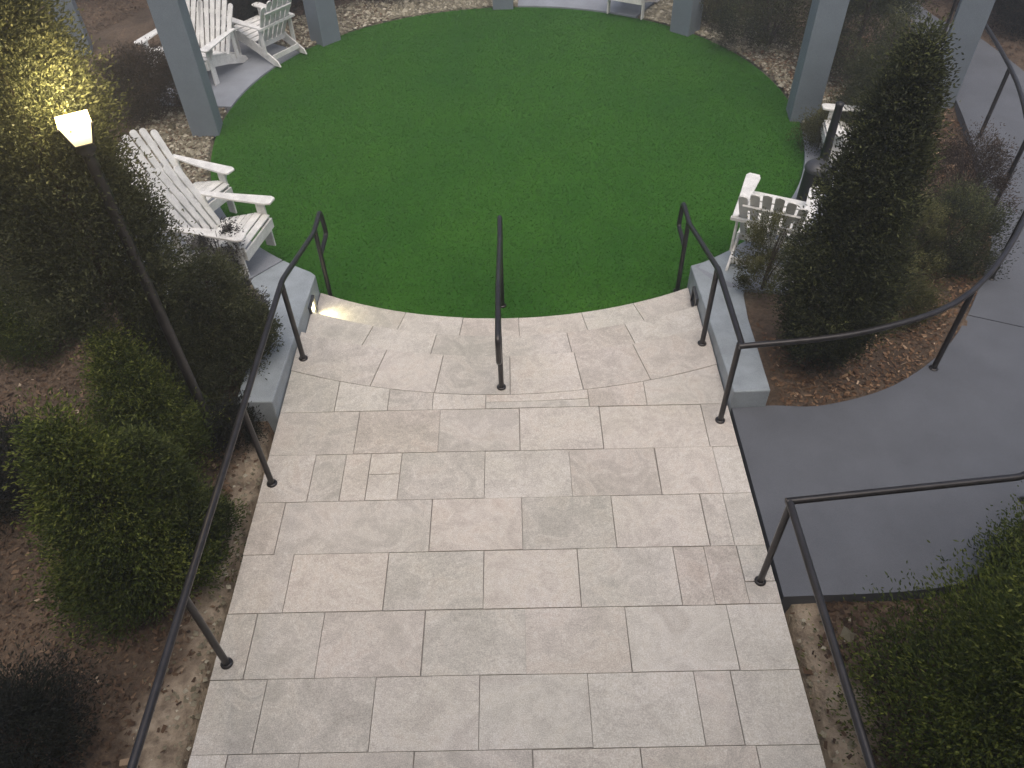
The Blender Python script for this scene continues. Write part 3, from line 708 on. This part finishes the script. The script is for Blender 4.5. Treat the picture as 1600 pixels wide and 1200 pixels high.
# --- left bed
plant('cypress', 'tall grey green cypress at the upper left, lit warm by the lamp before it', 'tree', (-2.80, 4.46), 3.75, .52, 'column', M_cypress, 36000, .06, lump=.1, z0=1.05)
plant('cypress', 'second grey green cypress at the left edge, behind the lamp-lit one', 'tree', (-4.35, 5.9), 2.9, .66, 'column', M_cypress, 24000, .06, lump=.1)
plant('arborvitae', 'grey green arborvitae behind the left handrail and lamp post', 'tree', B(378, 590), 1.15, .35, 'column', M_cypress, 14000, .055)
plant('arborvitae', 'bright green arborvitae with yellow green tips, lowest one at the left', 'tree', B(232, 900), 1.65, .50, 'cone', M_bright, 27000, .06)
plant('arborvitae', 'mid green arborvitae between the bright one and the wall at the left', 'tree', B(268, 730), 1.4, .42, 'cone', M_bright, 17000, .055)
plant('shrub', 'small yellow green shrub at the left edge on the brown mulch', 'shrub', B(75, 545), .55, .40, 'round', M_bright, 9000, .05, stems=7)
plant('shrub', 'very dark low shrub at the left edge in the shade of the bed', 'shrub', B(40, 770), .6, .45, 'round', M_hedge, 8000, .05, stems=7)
plant('shrub', 'dusky grey leaved shrub between the left wall and the arborvitae', 'shrub', B(392, 545), .62, .24, 'round', M_purple, 3600, .055, stems=9)
plant('shrub', 'dusky shrub whose pale leaves lie over the seat of the near left chair', 'shrub', B(352, 430, 0), .66, .24, 'round', M_purple, 1300, .06, stems=9)
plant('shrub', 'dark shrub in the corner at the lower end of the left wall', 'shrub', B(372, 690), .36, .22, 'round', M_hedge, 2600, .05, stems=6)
plant('arborvitae', 'dark green arborvitae squeezed between the bright one and the left handrail', 'tree', B(303, 850), 1.25, .31, 'cone', M_deep, 17000, .06)
plant('arborvitae', 'olive green arborvitae left of the lamp post foot', 'tree', B(300, 640), 1.3, .36, 'cone', M_cypress, 14000, .06)
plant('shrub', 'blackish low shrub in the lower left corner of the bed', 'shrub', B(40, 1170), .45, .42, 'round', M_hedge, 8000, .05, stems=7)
# --- right bed
plant('conifer', 'tall dark conifer rising beside the right end of the steps, its edge tinged green', 'tree', B(1266, 572, -.05), 2.85, .44, 'spindle', M_dark, 36000, .062, lump=.14)
plant('shrub', 'fresh green shrub in front of the chair at the right of the steps', 'shrub', B(1188, 455, 0), .80, .27, 'round', M_olive, 3000, .05, stems=8)
plant('shrub', 'yellow green shrub right of the tall dark conifer', 'shrub', B(1395, 430), .75, .30, 'round', M_olive, 5200, .05, stems=8)
plant('shrub', 'low olive shrub at the foot of the dark conifer on rusty mulch', 'shrub', B(1395, 500), .35, .30, 'round', M_olive, 3600, .045, stems=6)
plant('shrub', 'dark twiggy shrub close to the curving path, upper of the two', 'shrub', B(1490, 330), .8, .42, 'round', M_rusty, 5200, .05, stems=16)
plant('shrub', 'dark rounded shrub close to the curving path, lower of the two', 'shrub', B(1462, 420), .75, .42, 'round', M_dark, 8000, .05, stems=10)
plant('arborvitae', 'olive arborvitae behind the tall dark conifer at the upper right', 'tree', B(1345, 215, -.2), 1.7, .50, 'cone', M_cypress, 13000, .06)
plant('arborvitae', 'grey green arborvitae between the right post and the path at the top', 'tree', (4.95, 11.0), 2.2, .62, 'column', M_dark, 13000, .065)
plant('shrub', 'soft green shrub at the foot of the right lawn post', 'shrub', B(1283, 225, -.25), .5, .30, 'round', M_olive, 4200, .05, stems=7)
plant('shrub', 'dark shrub behind the pale gravel at the far right of the lawn', 'shrub', (4.1, 12.2), 1.1, .72, 'round', M_dark, 9000, .065, stems=9)
plant('shrub', 'olive shrub beside the far right lawn post', 'shrub', (3.45, 13.2), .9, .45, 'round', M_olive, 6000, .06, stems=9)
plant('arborvitae', 'green arborvitae filling the lower right corner', 'tree', B(1555, 1190, -.13), 2.0, .84, 'cone', M_bright, 36000, .06)
plant('arborvitae', 'green arborvitae at the right edge beyond the end of the path', 'tree', B(1640, 960), 1.45, .60, 'cone', M_bright, 15000, .06)
# --- background
for i, (x, y, H, R, mt, lab) in enumerate([
    (-4.9, 13.9, 1.1, .8, M_hedge, 'dark bush behind the white double seat at the top left'),
    (-3.4, 14.2, 1.1, .85, M_hedge, 'dark bush beyond the second left post at the top'),
    (-1.9, 14.9, .9, .75, M_hedge, 'dark bush at the top edge left of centre'),
    (-.8, 15.4, .8, .7, M_hedge, 'dark bush at the top edge just left of the middle post'),
    (-5.75, 9.3, .85, .65, M_olive, 'brownish olive shrub left of the left lawn post'),
    (-4.88, 10.45, .85, .50, M_rusty, 'brown shrub behind the left lawn post, before the double seat'),
    (-5.0, 8.2, .7, .5, M_cypress, 'dull green shrub right of the cypress, behind the left chairs'),
    (-7.3, 10.2, 1.3, .9, M_dark, 'dark shrub at the far left behind the cypress'),
    (-8.3, 12.8, 1.5, 1.2, M_hedge, 'dark bush in the top left corner'),
    (5.1, 14.2, 1.3, 1.0, M_dark, 'dark bush at the top right beyond the lawn'),
    (8.0, 12.6, 1.7, 1.0, M_hedge, 'dark hedge bush beyond the path in the top right corner'),
    (8.6, 10.9, 1.5, .9, M_hedge, 'dark hedge bush outside the path at the right edge'),
    (3.4, 16.0, 1.2, .9, M_hedge, 'dark bush beyond the far chair'),
    (-4.3, 13.35, .9, .62, M_hedge, 'low dark bush just behind the turned white chair'),
    (7.75, 11.7, 1.0, .7, M_hedge, 'dark bush against the outer bend of the path'),
    (7.6, 13.1, 1.1, .8, M_hedge, 'dark bush beyond the path end, at the top edge'),
    (-7.0, 14.6, 1.2, 1.0, M_hedge, 'dark bush beyond the grey slab at the top left'),
    (5.9, 12.95, .5, .5, M_hedge, 'small dark bush by the top right post')]):
    plant('bush', lab, 'shrub', (x, y), H, R, 'round', mt, 8000, .07, group='background bushes', stems=7)

# ------------------------------------------------------------------ mulch, gravel
def allowed(x, y, gap=.0):
    r = np.hypot(x-LC.x, y-LC.y); t = np.degrees(np.arctan2(y-LC.y, x-LC.x)) % 360
    tr = np.radians(t); R = KF[0]+KF[1]*np.cos(tr)+KF[2]*np.sin(tr)+KF[3]*np.cos(2*tr)+KF[4]*np.sin(2*tr)+KF[5]*np.cos(3*tr)+KF[6]*np.sin(3*tr)
    ok = (r > R+.06) & ~((np.abs(x) < 1.9) & (y < 7)) & ~path_mask(x, y)
    ok &= ~((np.abs(x) < 2.32) & (y > 4.35) & (y < 6.3))
    for a0, a1, wd in PADS: ok &= ~((t > a0-.5) & (t < a1+.5) & (r < R+wd+.02))
    return ok
def chips(n, box, size, rr, asp=.45):
    x = rr.uniform(box[0], box[1], n); y = rr.uniform(box[2], box[3], n)
    wob = .10*np.sin(y*4.3)+.06*np.sin(y*9.7+1)
    k = allowed(x, y) & ~((np.abs(x) < 2.2+wob) & (y < 4.3) & (rr.uniform(0, 1, n) < .9)); x, y = x[k], y[k]; n = len(x)
    z = gz(x, y)+rr.uniform(.0, .02, n); a = rr.uniform(0, 2*PI, n); s = size*rr.lognormal(0, .35, n)
    d = unit(np.stack([np.cos(a), np.sin(a), rr.normal(0, .35, n)], 1))*s[:, None]; e = unit(np.stack([-np.sin(a), np.cos(a), rr.normal(0, .35, n)], 1))*(s*asp)[:, None]
    c = np.stack([x, y, z], 1); j = lambda: rr.normal(0, .12, (n, 3))*s[:, None]
    return np.stack([c-d-e+j(), c+d-e+j(), c+d+e+j(), c-d+e+j()], 1), x, y
rr = np.random.default_rng(3)
P, x, y = chips(120000, (-10, -1.9, 1, 16.5), .013, rr); patch = .12*np.sin(x*2.3)*np.sin(y*1.9+1)
tag(quads_obj('mulch', P, M_mulch, np.clip(rr.normal(.40, .20, len(P))+patch, 0, 1)), 'brown bark and leaf mulch covering the left bed', 'mulch', kind='stuff')
P, x, y = chips(50000, (1.9, 6.2, 4.3, 12), .013, rr)
tag(quads_obj('mulch', P, M_rustmulch, np.clip(rr.normal(.46, .22, len(P)), 0, 1)), 'rusty brown mulch in the bed between the steps and the curving path', 'mulch', kind='stuff')
P, x, y = chips(16000, (1.9, 6.5, .8, 3.6), .016, rr)
tag(quads_obj('mulch', P, M_mulch, np.clip(rr.normal(.18, .15, len(P)), 0, 1)), 'blackish mulch below the near edge of the grey path', 'mulch', kind='stuff')
def stones(n, pos, size, mat, rr, name, label):
    # irregular pebbles: squashed octahedra with jitter
    x, y = pos; z = gz(x, y); n = len(x); s = size*rr.lognormal(0, .4, n)
    dirs = np.array([[1, 0, 0], [0, 1, 0], [-1, 0, 0], [0, -1, 0], [0, 0, .6], [0, 0, -.4]])
    V = dirs[None]*s[:, None, None]*rr.uniform(.7, 1.25, (n, 6, 1)); a = rr.uniform(0, 2*PI, n); c_, s_ = np.cos(a)[:, None], np.sin(a)[:, None]
    X = V[:, :, 0]*c_-V[:, :, 1]*s_+x[:, None]; Y = V[:, :, 0]*s_+V[:, :, 1]*c_+y[:, None]; Z = V[:, :, 2]+(z+s*.2)[:, None]
    V = np.stack([X, Y, Z], -1); q = []
    for i in range(4):
        j = (i+1) % 4; q.append(np.stack([V[:, i], V[:, j], V[:, 4], V[:, 4]*.999+V[:, i]*.001], 1))
    t = np.clip(rr.normal(.5, .25, n), 0, 1)
    tag(quads_obj(name, np.concatenate(q), mat, np.tile(t, 4)), label, 'gravel', kind='stuff')
t = rr.uniform(0, 2*PI, 26000); r = rr.uniform(3.95, 5.1, 26000); x = LC.x+r*np.cos(t); y = LC.y+r*np.sin(t); k = allowed(x, y) & (y > 5); 
P2, x2, y2 = chips(22000, (6, 11, 6, 17), .015, rr)
tag(quads_obj('mulch', P2, M_mulch, np.clip(rr.normal(.2, .15, len(P2)), 0, 1)), 'dark mulch beyond the curving path', 'mulch', kind='stuff')
stones(0, (x[k], y[k]), .021, M_gravel, rr, 'gravel', 'pale tan gravel around the rim of the lawn')
x = np.concatenate([-1.93-rr.exponential(.16, 420), 1.93+rr.exponential(.12, 300)]); y = rr.uniform(.9, 4.3, 720); k = allowed(x, y)
stones(0, (x[k], y[k]), .012, M_gravel, rr, 'pebbles', 'scattered pale pebbles along the edges of the walkway')
